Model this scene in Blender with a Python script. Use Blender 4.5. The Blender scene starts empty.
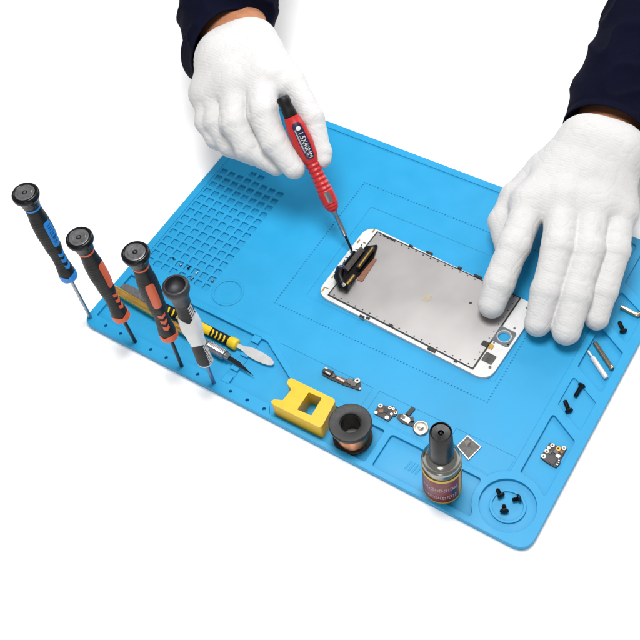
import bpy, bmesh, math, random
import numpy as np
from mathutils import Vector, Matrix, noise
from mathutils.geometry import delaunay_2d_cdt

random.seed(7)
PI = math.pi
SC = bpy.context.scene
COL = SC.collection

# ------------------------------------------------------------------ camera model
# 1 unit is roughly 0.9 cm; the mat is 45 x 31.8 units, its lower left corner at the origin, its top at z = 0
CR = [[0.84163664, 0.52865147, -0.11034211],
      [0.39262416, -0.73926949, -0.54710775],
      [-0.37080188, 0.41714295, -0.82975763]]
CC = Vector((53.47304505, -27.33633329, 75.85407244))
FPX = 1015.8836


def P(u, v, z):
    """point of the place seen at photo pixel (u, v) that lies at height z"""
    a, b = (u - 320) / FPX, (v - 320) / FPX
    d = Vector([CR[0][k] * a + CR[1][k] * b + CR[2][k] for k in range(3)])
    return CC + d * ((z - CC.z) / d.z)


# ------------------------------------------------------------------ materials
def lin(r, g, b):
    f = lambda c: c / 12.92 if c <= 0.04045 else ((c + 0.055) / 1.055) ** 2.4
    return (f(r / 255), f(g / 255), f(b / 255), 1)


def mat(name, col, rough=0.5, metal=0.0, var=0.06, vscale=1.5, bump=0.0, bscale=20.0, bdist=0.02, bevel=0.0,
        coat=0.0, spec=0.5, sheen=0.0, sss=0.0, rvar=0.06):
    if name != 'white_table':
        col = [c * (0.85 if metal > 0.75 else 0.66) for c in col[:3]]
    m = bpy.data.materials.new(name)
    m.use_nodes = True
    nt = m.node_tree
    b = nt.nodes['Principled BSDF']
    b.inputs['Roughness'].default_value = rough
    b.inputs['Metallic'].default_value = metal
    b.inputs['Coat Weight'].default_value = coat
    b.inputs['Specular IOR Level'].default_value = spec
    b.inputs['Sheen Weight'].default_value = sheen
    if sss:
        b.inputs['Subsurface Weight'].default_value = sss
        b.inputs['Subsurface Radius'].default_value = (0.5, 0.25, 0.15)
        b.inputs['Subsurface Scale'].default_value = 0.3
    tc = nt.nodes.new('ShaderNodeTexCoord')
    n = nt.nodes.new('ShaderNodeTexNoise')
    n.inputs['Scale'].default_value = vscale
    n.inputs['Detail'].default_value = 6
    nt.links.new(tc.outputs['Object'], n.inputs['Vector'])
    r = nt.nodes.new('ShaderNodeMapRange')
    r.inputs['From Min'].default_value = 0.3
    r.inputs['From Max'].default_value = 0.7
    r.inputs['To Min'].default_value = 1 - var
    r.inputs['To Max'].default_value = 1 + var
    nt.links.new(n.outputs['Fac'], r.inputs['Value'])
    mx = nt.nodes.new('ShaderNodeVectorMath')
    mx.operation = 'SCALE'
    mx.inputs[0].default_value = col[:3]
    nt.links.new(r.outputs['Result'], mx.inputs['Scale'])
    nt.links.new(mx.outputs['Vector'], b.inputs['Base Color'])
    r2 = nt.nodes.new('ShaderNodeMapRange')
    r2.inputs['From Min'].default_value = 0.3
    r2.inputs['From Max'].default_value = 0.7
    r2.inputs['To Min'].default_value = max(0.02, rough - rvar)
    r2.inputs['To Max'].default_value = min(1, rough + rvar)
    nt.links.new(n.outputs['Fac'], r2.inputs['Value'])
    nt.links.new(r2.outputs['Result'], b.inputs['Roughness'])
    last = None
    if bevel:
        bv = nt.nodes.new('ShaderNodeBevel')
        bv.samples = 6
        bv.inputs['Radius'].default_value = bevel
        last = bv.outputs['Normal']
    if bump:
        n2 = nt.nodes.new('ShaderNodeTexNoise')
        n2.inputs['Scale'].default_value = bscale
        n2.inputs['Detail'].default_value = 4
        nt.links.new(tc.outputs['Object'], n2.inputs['Vector'])
        bp = nt.nodes.new('ShaderNodeBump')
        bp.inputs['Strength'].default_value = bump
        bp.inputs['Distance'].default_value = bdist
        nt.links.new(n2.outputs['Fac'], bp.inputs['Height'])
        if last is not None:
            nt.links.new(last, bp.inputs['Normal'])
        last = bp.outputs['Normal']
    if last is not None:
        nt.links.new(last, b.inputs['Normal'])
    return m


M = {}
M['ground'] = mat('white_table', (0.95, 0.95, 0.95, 1), 0.6, var=0.004, bump=0.05, bscale=3)
M['silicone'] = mat('blue_silicone', lin(34, 172, 230), 0.45, var=0.03, vscale=0.4, bump=0.12, bscale=9, bdist=0.01, bevel=0.07, spec=0.35)
M['glove'] = mat('white_cotton', (0.80, 0.79, 0.782, 1), 0.9, var=0.02, vscale=2, bump=0.25, bscale=11, bdist=0.05, sheen=0.15, spec=0.15)


def add_bump(m, kind, scale, dist, strength, stretch=(1, 1, 1)):
    """one more bump layer on top of what the material has"""
    nt = m.node_tree
    b = nt.nodes['Principled BSDF']
    tc = nt.nodes.new('ShaderNodeTexCoord')
    mp = nt.nodes.new('ShaderNodeMapping')
    mp.inputs['Scale'].default_value = stretch
    nt.links.new(tc.outputs['Object'], mp.inputs['Vector'])
    if kind == 'ridge':
        n = nt.nodes.new('ShaderNodeTexNoise')
        n.noise_type = 'RIDGED_MULTIFRACTAL'
        n.inputs['Scale'].default_value = scale
        n.inputs['Detail'].default_value = 2
        n.inputs['Distortion'].default_value = 0.6
        o_ = n.outputs['Fac']
    elif kind == 'knit':
        n = nt.nodes.new('ShaderNodeTexWave')
        n.bands_direction = 'Y'
        n.inputs['Scale'].default_value = scale
        n.inputs['Distortion'].default_value = 2.5
        n.inputs['Detail'].default_value = 3
        n.inputs['Detail Scale'].default_value = 2.0
        o_ = n.outputs['Fac']
    else:
        n = nt.nodes.new('ShaderNodeTexVoronoi')
        n.inputs['Scale'].default_value = scale
        o_ = n.outputs['Distance']
    nt.links.new(mp.outputs['Vector'], n.inputs['Vector'])
    bp = nt.nodes.new('ShaderNodeBump')
    bp.inputs['Distance'].default_value = dist
    bp.inputs['Strength'].default_value = strength
    nt.links.new(o_, bp.inputs['Height'])
    l = b.inputs['Normal'].links
    if l:
        nt.links.new(l[0].from_socket, bp.inputs['Normal'])
    nt.links.new(bp.outputs['Normal'], b.inputs['Normal'])


add_bump(M['glove'], 'cell', 6.5, 0.04, 0.3)
add_bump(M['glove'], 'knit', 1.45, 0.03, 0.30)
add_bump(M['glove'], 'ridge', 0.45, 0.10, 0.4, (1.0, 0.4, 1.0))
M['skin'] = mat('skin', lin(206, 140, 102), 0.5, var=0.1, vscale=1.3, bump=0.2, bscale=8, sss=0.1)
M['navy'] = mat('navy_fabric', lin(11, 14, 36), 0.9, var=0.2, vscale=2.5, bump=0.5, bscale=22, bdist=0.05, spec=0.08)
add_bump(M['navy'], 'cell', 7.0, 0.05, 0.35)
add_bump(M['navy'], 'ridge', 0.25, 0.2, 0.35)
M['black'] = mat('black_rubber', lin(13, 13, 15), 0.5, spec=0.28, var=0.12, bump=0.15, bscale=16)
M['blackgloss'] = mat('black_plastic', lin(12, 12, 16), 0.28, var=0.1, spec=0.22)
M['capgrey'] = mat('grey_cap_face', lin(128, 128, 130), 0.3, 0.6, var=0.15, vscale=3)
M['capdark'] = mat('dark_rubber_cap', lin(38, 37, 44), 0.5, var=0.15, bump=0.1, bscale=14)
M['orange'] = mat('orange_plastic', lin(244, 104, 46), 0.42, var=0.05)
M['blueplastic'] = mat('blue_plastic', lin(36, 150, 242), 0.42, var=0.05)
M['blueink'] = mat('blue_ink', lin(18, 62, 140), 0.5)
M['whiteplastic'] = mat('white_plastic', (0.92, 0.92, 0.92, 1), 0.35, var=0.02)
M['whiteink'] = mat('white_ink', (0.8, 0.8, 0.8, 1), 0.5, var=0.05)
M['red'] = mat('red_plastic', lin(210, 34, 36), 0.36, var=0.06, spec=0.5)
M['labelblue'] = mat('dark_blue_label', lin(28, 26, 66), 0.3, var=0.25)
M['steel'] = mat('steel', lin(170, 170, 174), 0.28, 1.0, var=0.1, vscale=4)
M['darksteel'] = mat('dark_steel', lin(44, 46, 52), 0.35, 0.8, var=0.15)
M['bluesteel'] = mat('blue_steel', lin(104, 128, 160), 0.32, 0.9, var=0.1)
M['brightsteel'] = mat('bright_steel', lin(246, 246, 246), 0.25, 0.25, var=0.06)
M['gold'] = mat('gold_metal', lin(240, 190, 98), 0.27, 1.0, var=0.1)
M['goldpad'] = mat('gold_contact', lin(214, 168, 76), 0.4, 0.7, var=0.15)
M['copperflex'] = mat('copper_flex', lin(150, 98, 72), 0.5, 0.2, var=0.15, vscale=5)
M['copper'] = mat('copper_wire', lin(226, 160, 122), 0.3, 1.0, var=0.1)
M['yellow'] = mat('yellow_plastic', lin(255, 206, 6), 0.4, var=0.03, bump=0.08, bscale=14)
M['yellowgrip'] = mat('yellow_grip', lin(248, 214, 24), 0.4, var=0.04)
M['spool'] = mat('black_spool', lin(36, 36, 38), 0.55, var=0.3, vscale=5, bump=0.2, bscale=24)
M['screwblack'] = mat('black_oxide', lin(20, 22, 32), 0.32, 0.5, var=0.2, vscale=6)
M['pcb'] = mat('black_board', lin(40, 38, 40), 0.45, var=0.3, vscale=4)
M['pcbgrey'] = mat('grey_board', lin(112, 104, 100), 0.4, 0.4, var=0.3, vscale=6)
M['solder'] = mat('silver_contact', lin(216, 212, 204), 0.35, 0.7, var=0.1)
M['plate'] = mat('brushed_plate', lin(182, 179, 178), 0.38, 0.8, var=0.05, vscale=0.22, bump=0.05, bscale=12, bdist=0.012, rvar=0.025)
M['phonewhite'] = mat('white_frame', (0.90, 0.90, 0.89, 1), 0.35, var=0.03)
M['tape'] = mat('black_tape', lin(22, 22, 24), 0.5, var=0.2)
M['sticker'] = mat('beige_sticker', lin(188, 176, 156), 0.6, var=0.15, vscale=4)
M['chip'] = mat('dark_chip', lin(84, 82, 78), 0.42, 0.5, var=0.4, vscale=2.5)
M['can'] = mat('aluminium_can', lin(158, 158, 152), 0.16, 1.0, var=0.06, vscale=2)
M['label'] = mat('maroon_label', lin(126, 30, 34), 0.4, var=0.25, vscale=1.2)
M['labelyellow'] = mat('yellow_label', lin(226, 190, 60), 0.42, var=0.1)
M['teal'] = mat('grey_ring', lin(120, 124, 130), 0.35, 0.5)


# ------------------------------------------------------------------ mesh helpers
class MB:
    def __init__(self):
        self.v, self.f = [], []

    def add(self, vs, fs):
        o = len(self.v)
        self.v += [Vector(q) for q in vs]
        self.f += [tuple(o + i for i in f) for f in fs]
        return self

    def prism(self, pts, z0, z1):
        n = len(pts)
        a = sum(pts[i][0] * pts[(i + 1) % n][1] - pts[(i + 1) % n][0] * pts[i][1] for i in range(n))
        if a < 0:
            pts = pts[::-1]
        vs = [(x, y, z0) for x, y in pts] + [(x, y, z1) for x, y in pts]
        fs = [tuple(range(n - 1, -1, -1)), tuple(range(n, 2 * n))]
        fs += [(i, (i + 1) % n, n + (i + 1) % n, n + i) for i in range(n)]
        return self.add(vs, fs)

    def lathe(self, prof, n=40, fr=None, close=True, rmod=None):
        """prof = [(r, z)...] from bottom to top about local z; fr = 4x4 frame"""
        vs, fs = [], []
        for r, z in prof:
            for i in range(n):
                t = 2 * PI * i / n
                rr = r * (rmod(t, z) if rmod else 1)
                vs.append(Vector((rr * math.cos(t), rr * math.sin(t), z)))
        for j in range(len(prof) - 1):
            for i in range(n):
                k = (i + 1) % n
                fs.append((j * n + i, j * n + k, (j + 1) * n + k, (j + 1) * n + i))
        if close:
            fs.append(tuple(range(n - 1, -1, -1)))
            o = (len(prof) - 1) * n
            fs.append(tuple(o + i for i in range(n)))
        if fr is not None:
            vs = [fr @ q for q in vs]
        return self.add(vs, fs)

    def tube(self, pts, r, n=10, cap=True):
        pts = [Vector(q) for q in pts]
        rs = r if isinstance(r, (list, tuple)) else [r] * len(pts)
        vs, fs = [], []
        up = Vector((0, 0, 1))
        for j, q in enumerate(pts):
            d = (pts[min(j + 1, len(pts) - 1)] - pts[max(j - 1, 0)]).normalized()
            s = d.cross(up)
            if s.length < 1e-3:
                s = d.cross(Vector((1, 0, 0)))
            s.normalize()
            w = s.cross(d)
            for i in range(n):
                t = 2 * PI * i / n
                vs.append(q + (s * math.cos(t) + w * math.sin(t)) * rs[j])
        for j in range(len(pts) - 1):
            for i in range(n):
                k = (i + 1) % n
                fs.append((j * n + i, j * n + k, (j + 1) * n + k, (j + 1) * n + i))
        if cap:
            fs.append(tuple(range(n - 1, -1, -1)))
            o = (len(pts) - 1) * n
            fs.append(tuple(o + i for i in range(n)))
        return self.add(vs, fs)

    def patch(self, rf, th0, rref, cols, off, nz=10, skirt=True, extra=0.05):
        """raised patch on a lathed surface r = rf(z): cols = [(s, zlo, zhi)...], s = arc length at radius rref"""
        vs, fs = [], []
        m = nz + 1
        for s, a, b in cols:
            t = th0 + s / rref
            for j in range(m):
                z = a + (b - a) * j / nz
                r = rf(z) + off
                vs.append((r * math.cos(t), r * math.sin(t), z))
        n = len(cols)
        for i in range(n - 1):
            for j in range(nz):
                fs.append((i * m + j, (i + 1) * m + j, (i + 1) * m + j + 1, i * m + j + 1))
        if skirt:
            rim = [i * m for i in range(n)] + [(n - 1) * m + j for j in range(1, m)] + \
                  [i * m + nz for i in range(n - 2, -1, -1)] + [j for j in range(nz - 1, 0, -1)]
            o = len(vs)
            for q in rim:
                x, y, z = vs[q]
                l = math.hypot(x, y)
                k = (l - off - extra) / l
                vs.append((x * k, y * k, z))
            for a in range(len(rim)):
                b = (a + 1) % len(rim)
                fs.append((rim[a], o + a, o + b, rim[b]))
        return self.add(vs, fs)


def obj(name, mb, m, parent=None, world=False, smooth=40, bevel=0, seg=2, sub=0):
    me = bpy.data.meshes.new(name)
    vs = mb.v
    if world and parent is not None:
        inv = parent.matrix_basis.inverted()
        vs = [inv @ q for q in vs]
    me.from_pydata([tuple(q) for q in vs], [], mb.f)
    me.validate()
    bm = bmesh.new()
    bm.from_mesh(me)
    bmesh.ops.recalc_face_normals(bm, faces=bm.faces)
    bm.to_mesh(me)
    bm.free()
    if smooth:
        me.shade_smooth()
        if smooth < 180:
            me.set_sharp_from_angle(angle=math.radians(smooth))
    o = bpy.data.objects.new(name, me)
    COL.objects.link(o)
    me.materials.append(m)
    if parent is not None:
        o.parent = parent
    if bevel:
        b = o.modifiers.new('bevel', 'BEVEL')
        b.width = bevel
        b.segments = seg
        b.limit_method = 'ANGLE'
        b.angle_limit = math.radians(35)
        b.harden_normals = True
    return o


def tag(o, label, cat, group=None):
    o['label'] = label
    o['category'] = cat
    if group:
        o['group'] = group
    return o


def thing(name, label, cat, loc=(0, 0, 0), rot=None, group=None):
    o = bpy.data.objects.new(name, None)
    COL.objects.link(o)
    o.empty_display_size = 0.5
    mt = Matrix.Translation(Vector(loc))
    if rot is not None:
        mt = mt @ rot.to_4x4()
    o.matrix_basis = mt
    return tag(o, label, cat, group)


def frame_axis(a, b):
    """rotation whose z runs a -> b and whose x turns towards the viewer side"""
    z = (Vector(b) - Vector(a)).normalized()
    x = CC - Vector(a)
    x = (x - z * x.dot(z)).normalized()
    y = z.cross(x)
    return Matrix((x, y, z)).transposed()


def arc(cx, cy, r, a0, a1, n=16):
    return [(cx + r * math.cos(math.radians(a0 + (a1 - a0) * i / n)),
             cy + r * math.sin(math.radians(a0 + (a1 - a0) * i / n))) for i in range(n + 1)]


def circ(cx, cy, r, n=32):
    return [(cx + r * math.cos(2 * PI * i / n), cy + r * math.sin(2 * PI * i / n)) for i in range(n)]


def rounded(pts, rad, seg=5):
    """round the corners of a polygon; rad is a number or one per corner"""
    out = []
    n = len(pts)
    for i in range(n):
        r = rad[i] if isinstance(rad, (list, tuple)) else rad
        p0, p1, p2 = Vector(pts[i - 1]), Vector(pts[i]), Vector(pts[(i + 1) % n])
        if r <= 0:
            out.append(tuple(p1))
            continue
        a, b = (p0 - p1), (p2 - p1)
        la, lb = a.length, b.length
        a.normalize()
        b.normalize()
        ang = math.acos(max(-1, min(1, a.dot(b))))
        t = min(r / math.tan(ang / 2), la * 0.48, lb * 0.48)
        q0, q2 = p1 + a * t, p1 + b * t
        for k in range(seg + 1):
            s = k / seg
            q = q0 * (1 - s) ** 2 + p1 * 2 * s * (1 - s) + q2 * s * s
            out.append(tuple(q))
    return out


def rect(x0, y0, x1, y1, r=0.0):
    q = [(x0, y0), (x1, y0), (x1, y1), (x0, y1)]
    return rounded(q, r) if r else q


def inside(poly, x, y):
    x0, y0 = np.array(poly).T
    x1, y1 = np.roll(x0, -1), np.roll(y0, -1)
    X, Y = x[:, None], y[:, None]
    c = ((y0 > Y) != (y1 > Y)) & (X < (x1 - x0) * (Y - y0) / (y1 - y0 + 1e-20) + x0)
    return c.sum(1) % 2 == 1


# ------------------------------------------------------------------ ground
g = MB().add([(-400, -400, -0.6), (500, -400, -0.6), (500, 500, -0.6), (-400, 500, -0.6)], [(0, 1, 2, 3)])
go = obj('tabletop', g, M['ground'])
go['kind'] = 'structure'

# ------------------------------------------------------------------ mat: one sheet with stepped regions
T = 0.6
RW = -0.10            # working area
outline = rounded([(0, 0.22), (45.05, 0.22), (45.05, 32.0), (0, 32.0)], [1.2, 1.5, 1.4, 1.4], 10)
CX, CY = 42.0, 3.02
regions = []          # (loop, height), later ones win
work = [(0.72, 7.35), (16.66, 7.31), (20.9, 4.85), (21.5, 4.55), (38.9, 4.55)] + \
    arc(CX, CY, 2.95, 150, 112, 8) + [(40.88, 6.0), (40.88, 31.28), (0.72, 31.28)]
regions.append((rounded(work, [0.4, 0, 0, 0, 0] + [0] * 9 + [0.1, 0.4, 0.4], 4), RW))
regions.append((rounded([(21.0, 5.05), (22.0, 4.75), (27.3, 4.75), (27.3, 7.1), (17.6, 7.1)], 0.08), -0.125))
regions.append((rect(27.94, 4.75, 34.6, 7.1, 0.08), -0.125))
regions.append((rounded([(35.3, 4.75), (38.9, 4.75)] + arc(CX, CY, 2.97, 148, 117, 6) + [(40.7, 6.0), (40.7, 7.1), (35.3, 7.1)], 0), -0.125))
# tool tray with its comb of rests
tray = [(0.75, 1.45), (20.25, 1.45), (20.8, 0.62), (30.25, 0.72), (30.25, 4.02), (21.2, 4.0), (16.55, 6.66), (0.8, 6.7)]
regions.append((rounded(tray, [0.15, 0.2, 0.2, 0.2, 0.2, 0.4, 0.6, 0.15]), -0.34))
regions.append((rect(15.15, 1.32, 15.95, 6.75), -0.25))
for a, b in ((1.35, 2.15), (2.75, 3.3), (4.35, 4.75), (6.0, 6.75)):
    regions.append((rect(15.15, a, 15.95, b, 0.06), -0.04))
lng = [(30.9, 0.74), (39.86, 0.74)] + arc(CX, CY, 2.85, 222, 166, 12) + [(39.1, 4.03), (30.93, 4.0)]
regions.append((rounded(lng, [0.3, 0.1] + [0] * 13 + [0.2, 0.3]), -0.30))
regions.append((circ(CX, CY, 2.26, 56), -0.30))
regions.append((circ(CX, CY, 1.44, 48), -0.13))
regions.append((circ(CX, CY, 1.22, 48), -0.27))
p1 = [(41.6, 6.05)] + arc(CX, CY, 2.95, 88, 46, 10) + [(44.2, 5.25), (44.22, 10.62), (41.6, 12.1)]
regions.append((rounded(p1, [0.1] + [0] * 11 + [0.1, 0.2, 0.25]), -0.30))
for q, h in (([(41.6, 13.05), (44.22, 11.6), (44.22, 14.66), (41.6, 16.1)], -0.16),
             ([(41.5, 17.15), (44.26, 15.64), (44.26, 20.12), (41.5, 21.75)], -0.30),
             ([(41.6, 22.5), (44.22, 21.1), (44.22, 24.5), (41.6, 25.95)], -0.18),
             ([(41.55, 26.9), (44.22, 25.45), (44.22, 30.8), (41.55, 30.8)], -0.28)):
    regions.append((rounded(q, [0.15, 0.25, 0.15, 0.25]), h))
# grid of small cells
cells = [(1.27 + 0.974 * i, 8.94 + 0.9655 * k) for k in range(14) for i in range(8)]
cells += [(4.2, 22.45), (5.17, 22.45)]
for x, y in cells:
    regions.append((rounded(rect(x - 0.335, y - 0.335, x + 0.335, y + 0.335), 0.09, 3), RW - 0.17))
# raised ring by the grid
regions.append((circ(10.3, 9.38, 1.5, 48), RW + 0.06))
regions.append((circ(10.3, 9.38, 1.28, 48), RW - 0.01))
# the panel outline round the phone and the dotted guide
regions.append((rect(16.95, 12.5, 36.05, 24.27, 0.25), RW - 0.035))
dx0, dx1, dy0, dy1 = 14.83, 36.42, 10.48, 26.6
dots = [(dx0 + (dx1 - dx0) * i / 70, y) for i in range(71) for y in (dy0, dy1)]
dots += [(x, dy0 + (dy1 - dy0) * i / 52) for i in range(1, 52) for x in (dx0, dx1)]
for x, y in dots:
    regions.append((circ(x, y, 0.08 if y > 26 or x < 15 else 0.065, 6), RW - 0.06))
# the row of tool holes
for k in range(12):
    regions.append((circ(0.52 + 1.785 * k if k else 0.47, 0.93 - 0.015 * min(k, 8), 0.16, 14), -0.33))
# moulded marks in the long pocket
for k in range(4):
    regions.append(([(33.3 + 0.32 * k, 1.9), (33.42 + 0.32 * k, 1.9), (33.55 + 0.32 * k, 2.75), (33.43 + 0.32 * k, 2.75)], -0.275))

vco, eds = [], []
for loop in [outline] + [r[0] for r in regions]:
    clean = []
    for q in loop:
        if not clean or (Vector(q) - Vector(clean[-1])).length > 1e-4:
            clean.append(q)
    if (Vector(clean[0]) - Vector(clean[-1])).length < 1e-4:
        clean.pop()
    o = len(vco)
    vco += [Vector(q[:2]) for q in clean]
    eds += [(o + i, o + (i + 1) % len(clean)) for i in range(len(clean))]
cv, ce, cf, *_ = delaunay_2d_cdt(vco, eds, [], 0, 1e-5)
cen = np.array([sum((cv[i] for i in f), Vector((0, 0))) / len(f) for f in cf])
hgt = np.zeros(len(cf))
for loop, h in regions:
    a = np.array(loop)
    lo, hi = a.min(0), a.max(0)
    s = np.where((cen[:, 0] > lo[0]) & (cen[:, 0] < hi[0]) & (cen[:, 1] > lo[1]) & (cen[:, 1] < hi[1]))[0]
    if len(s):
        hgt[s[inside(loop, cen[s, 0], cen[s, 1])]] = h
mb = MB()
key = {}


def mv(i, h):
    k = (i, round(h, 4))
    if k not in key:
        key[k] = len(mb.v)
        mb.v.append(Vector((cv[i][0], cv[i][1], h)))
    return key[k]


edge = {}
for n_, f in enumerate(cf):
    mb.f.append(tuple(mv(i, hgt[n_]) for i in f))
    for a, b in zip(f, f[1:] + f[:1]):
        edge.setdefault((min(a, b), max(a, b)), []).append((n_, a, b))
rim = []
for k, l in edge.items():
    if len(l) == 2:
        h0, h1 = hgt[l[0][0]], hgt[l[1][0]]
        if abs(h0 - h1) > 1e-5:
            _, a, b = l[0]
            mb.f.append((mv(b, h0), mv(a, h0), mv(a, h1), mv(b, h1)))
    else:
        n_, a, b = l[0]
        mb.f.append((mv(b, hgt[n_]), mv(a, hgt[n_]), mv(a, -T + 0.003), mv(b, -T + 0.003)))
me = bpy.data.meshes.new('work_mat')
me.from_pydata([tuple(q) for q in mb.v], [], mb.f)
me.update()
wm = bpy.data.objects.new('work_mat', me)
COL.objects.link(wm)
me.materials.append(M['silicone'])
tag(wm, 'large blue silicone work mat with small square cells, tool holes and recessed trays', 'work mat')


# ------------------------------------------------------------------ standing screwdrivers
def interp(tab):
    zs = [q[1] for q in tab]
    rs = [q[0] for q in tab]

    def f(z):
        if z <= zs[0]:
            return rs[0]
        for i in range(len(zs) - 1):
            if z <= zs[i + 1]:
                t = (z - zs[i]) / (zs[i + 1] - zs[i])
                t = t * t * (3 - 2 * t)
                return rs[i] + (rs[i + 1] - rs[i]) * t
        return rs[-1]
    return f


def pill(w, h, zc, r, n=15):
    c = []
    for i in range(n):
        s = -w + 2 * w * i / (n - 1)
        e = max(0, abs(s) - (w - r))
        d = h - r + math.sqrt(max(0, r * r - e * e))
        c.append((s, zc - d, zc + d))
    return c


def chev(w, z0, slope, t, n=9):
    return [(s, z0 + slope * abs(s), z0 + slope * abs(s) + t) for s in [-w + 2 * w * i / (n - 1) for i in range(n)]]


def grip_driver(base, top, z_handle, length, th, accent, label, shaft_mat, marks=False):
    """slim driver standing on its tip: shaft, moulded handle with accents, swivel cap"""
    base, top = Vector(base), Vector(top)
    t = thing('precision_screwdriver', label, 'screwdriver', base, frame_axis(base, top), 'screwdrivers standing in the mat holes')
    z0, k = z_handle, length / 11.6
    rf0 = interp([(0.74, 0), (0.72, 0.9), (0.62, 2.2), (0.6, 3.0), (0.72, 4.6), (0.82, 6.6), (0.80, 7.6), (0.68, 9.2), (0.64, 9.8), (0.62, 10.1)])
    rf = lambda z: rf0((z - z0) / k)
    obj('shaft', MB().lathe([(0.10, 0), (0.15, 0.25), (0.17, 0.5), (0.17, z0 + 0.3)], 14), M[shaft_mat], t)
    prof = [(rf(z0) - 0.16, z0 + 0.02), (rf(z0) - 0.04, z0 + 0.10)]
    n = 110
    for i in range(n + 1):
        z = z0 + (0.25 + 9.9 * i / n) * k
        prof.append((rf(z) + 0.011 * math.sin((z - z0) * 19) * (1 if 2 < (z - z0) / k < 8.6 else 0), z))
    # grip slightly squared, ribbed on the sides
    obj('handle', MB().lathe(prof, 48, rmod=lambda a, z: 1 + 0.025 * math.cos(4 * (a - th))), M['black'], t, smooth=60)
    col = M[accent]
    cols = [(2 * PI * i / 64, z0 - 0.02, z0 + (0.5 + 0.26 * abs(math.cos(2 * (2 * PI * i / 64)))) * k) for i in range(65)]
    obj('collar', MB().patch(rf, th, 1.0, cols, 0.05, 4, extra=0.2), col, t)
    b = obj('band', MB().lathe([(rf(z0 + 9.7 * k) - 0.05, z0 + 9.62 * k), (rf(z0 + 9.7 * k) + 0.035, z0 + 9.66 * k), (rf(z0 + 9.7 * k) + 0.035, z0 + 9.84 * k), (0.5, z0 + 9.88 * k)], 40), col, t)
    ins = obj('inset', MB().patch(rf, th, 0.8, pill(0.36, 1.62 * k, z0 + 6.55 * k, 0.26), 0.045, 14), col, t)
    if marks:   # worn dark printing, no longer readable
        mm = MB()
        zz = z0 + 7.75 * k
        for q, (hh, ww) in enumerate(((0.12, 0.2), (0.1, 0.2), (0.1, 0.13), (0.16, 0.22), (0.1, 0.2), (0.22, 0.2), (0.1, 0.16), (0.14, 0.22), (0.1, 0.2))):
            mm.patch(rf, th + 0.05, 0.8, [(s, zz - hh, zz) for s in (-ww, 0, ww)] if q % 2 == 0 else [(s, zz - hh * 1.6 + abs(s) * 0.4, zz - hh * 0.6 + abs(s) * 0.4) for s in (-ww, 0, ww)], 0.052, 2, extra=0.02)
            zz -= hh + 0.15 * k
        obj('printing', mm, M['blueink'], ins)
    for q in (3.75, 2.9, 2.05):
        obj('chevron', MB().patch(rf, th, 0.7, chev(0.34 - 0.02 * (3.75 - q), z0 + (q - 0.45) * k, 0.75, 0.42 * k), 0.04, 4), col, t)
    c0 = z0 + 9.9 * k
    c = [(0.60, c0), (0.74, c0 + 0.12), (0.76, c0 + 0.55), (0.86, c0 + 0.85), (1.05, c0 + 1.05), (1.10, c0 + 1.22), (1.09, c0 + 1.45), (1.02, c0 + 1.56), (0.90, c0 + 1.58), (0.84, c0 + 1.52)]
    cp = obj('cap', MB().lathe(c, 48), M['blackgloss'], t, smooth=50)
    d0 = c0 + 1.5
    obj('cap_face', MB().lathe([(0.80, d0 - 0.05), (0.80, d0 + 0.05), (0.74, d0 + 0.07), (0.58, d0 + 0.05), (0.54, d0 + 0.09), (0.40, d0 + 0.07), (0.22, d0 + 0.06), (0.20, d0 + 0.01), (0.12, d0 + 0.0), (0.1, d0 + 0.07)], 40), M['capgrey'], cp, smooth=50)
    return t


ZB = -0.32
b1 = Vector((0.47, 0.93, ZB))
grip_driver(b1, P(23.6, 190.5, 18.1), 6.95, 11.35, 0.55, 'blueplastic', 'black screwdriver with blue accents standing at the corner of the mat', 'steel', True)
b2 = Vector((5.9, 0.84, ZB))
grip_driver(b2, P(78, 235.8, 16.1), 4.75, 11.65, 0.75, 'orange', 'black and orange screwdriver standing nearer the blue-accented one, its inset turned to the side', 'darksteel')
b3 = Vector((11.25, 0.81, ZB))
grip_driver(b3, P(134.3, 250.2, 17.1), 5.5, 11.9, 0.05, 'orange', 'black and orange screwdriver standing beside the white-handled one, its inset facing front', 'darksteel')

# white and black driver
b4 = Vector((14.81, 0.81, ZB))
t = thing('precision_screwdriver', 'white and black screwdriver with hollow dark cap standing in the mat', 'screwdriver', b4, frame_axis(b4, P(173.5, 281, 15.6)), 'screwdrivers standing in the mat holes')
z0 = 4.1
rf0 = interp([(0.62, 0), (0.70, 0.35), (0.68, 2.0), (0.61, 3.2), (0.70, 4.2), (0.86, 5.6), (0.82, 6.4), (0.68, 7.6), (0.66, 8.6), (0.70, 9.2)])
rf = lambda z: rf0(z - z0)
obj('shaft', MB().lathe([(0.12, 0), (0.17, 0.2), (0.18, z0 + 0.2)], 14), M['bluesteel'], t)
pr = [(0.4, z0 - 0.02), (0.6, z0 + 0.05)] + [(rf(z0 + 0.2 + 9.2 * i / 70), z0 + 0.2 + 9.2 * i / 70) for i in range(71)]
obj('handle', MB().lathe(pr, 44), M['black'], t, smooth=60)
sl = [(2 * PI * i / 72, z0 + 3.15 + 0.3 * math.cos(2 * (2 * PI * i / 72) + 0.4), z0 + 6.9 + 0.45 * abs(math.sin(1.5 * 2 * PI * i / 72 + 0.2))) for i in range(73)]
obj('white_sleeve', MB().patch(rf, 0, 1.0, sl, 0.035, 16, extra=0.1), M['whiteplastic'], t, smooth=60)
for k in range(9):
    obj('stripe', MB().patch(rf, 0.75, 0.7, [(s, z0 + 0.35 + 0.31 * k + 0.4 * s + 0.08, z0 + 0.49 + 0.31 * k + 0.4 * s + 0.08) for s in [-0.26 + 0.52 * i / 6 for i in range(7)]], 0.03, 2), M['whiteink'], t)
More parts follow.
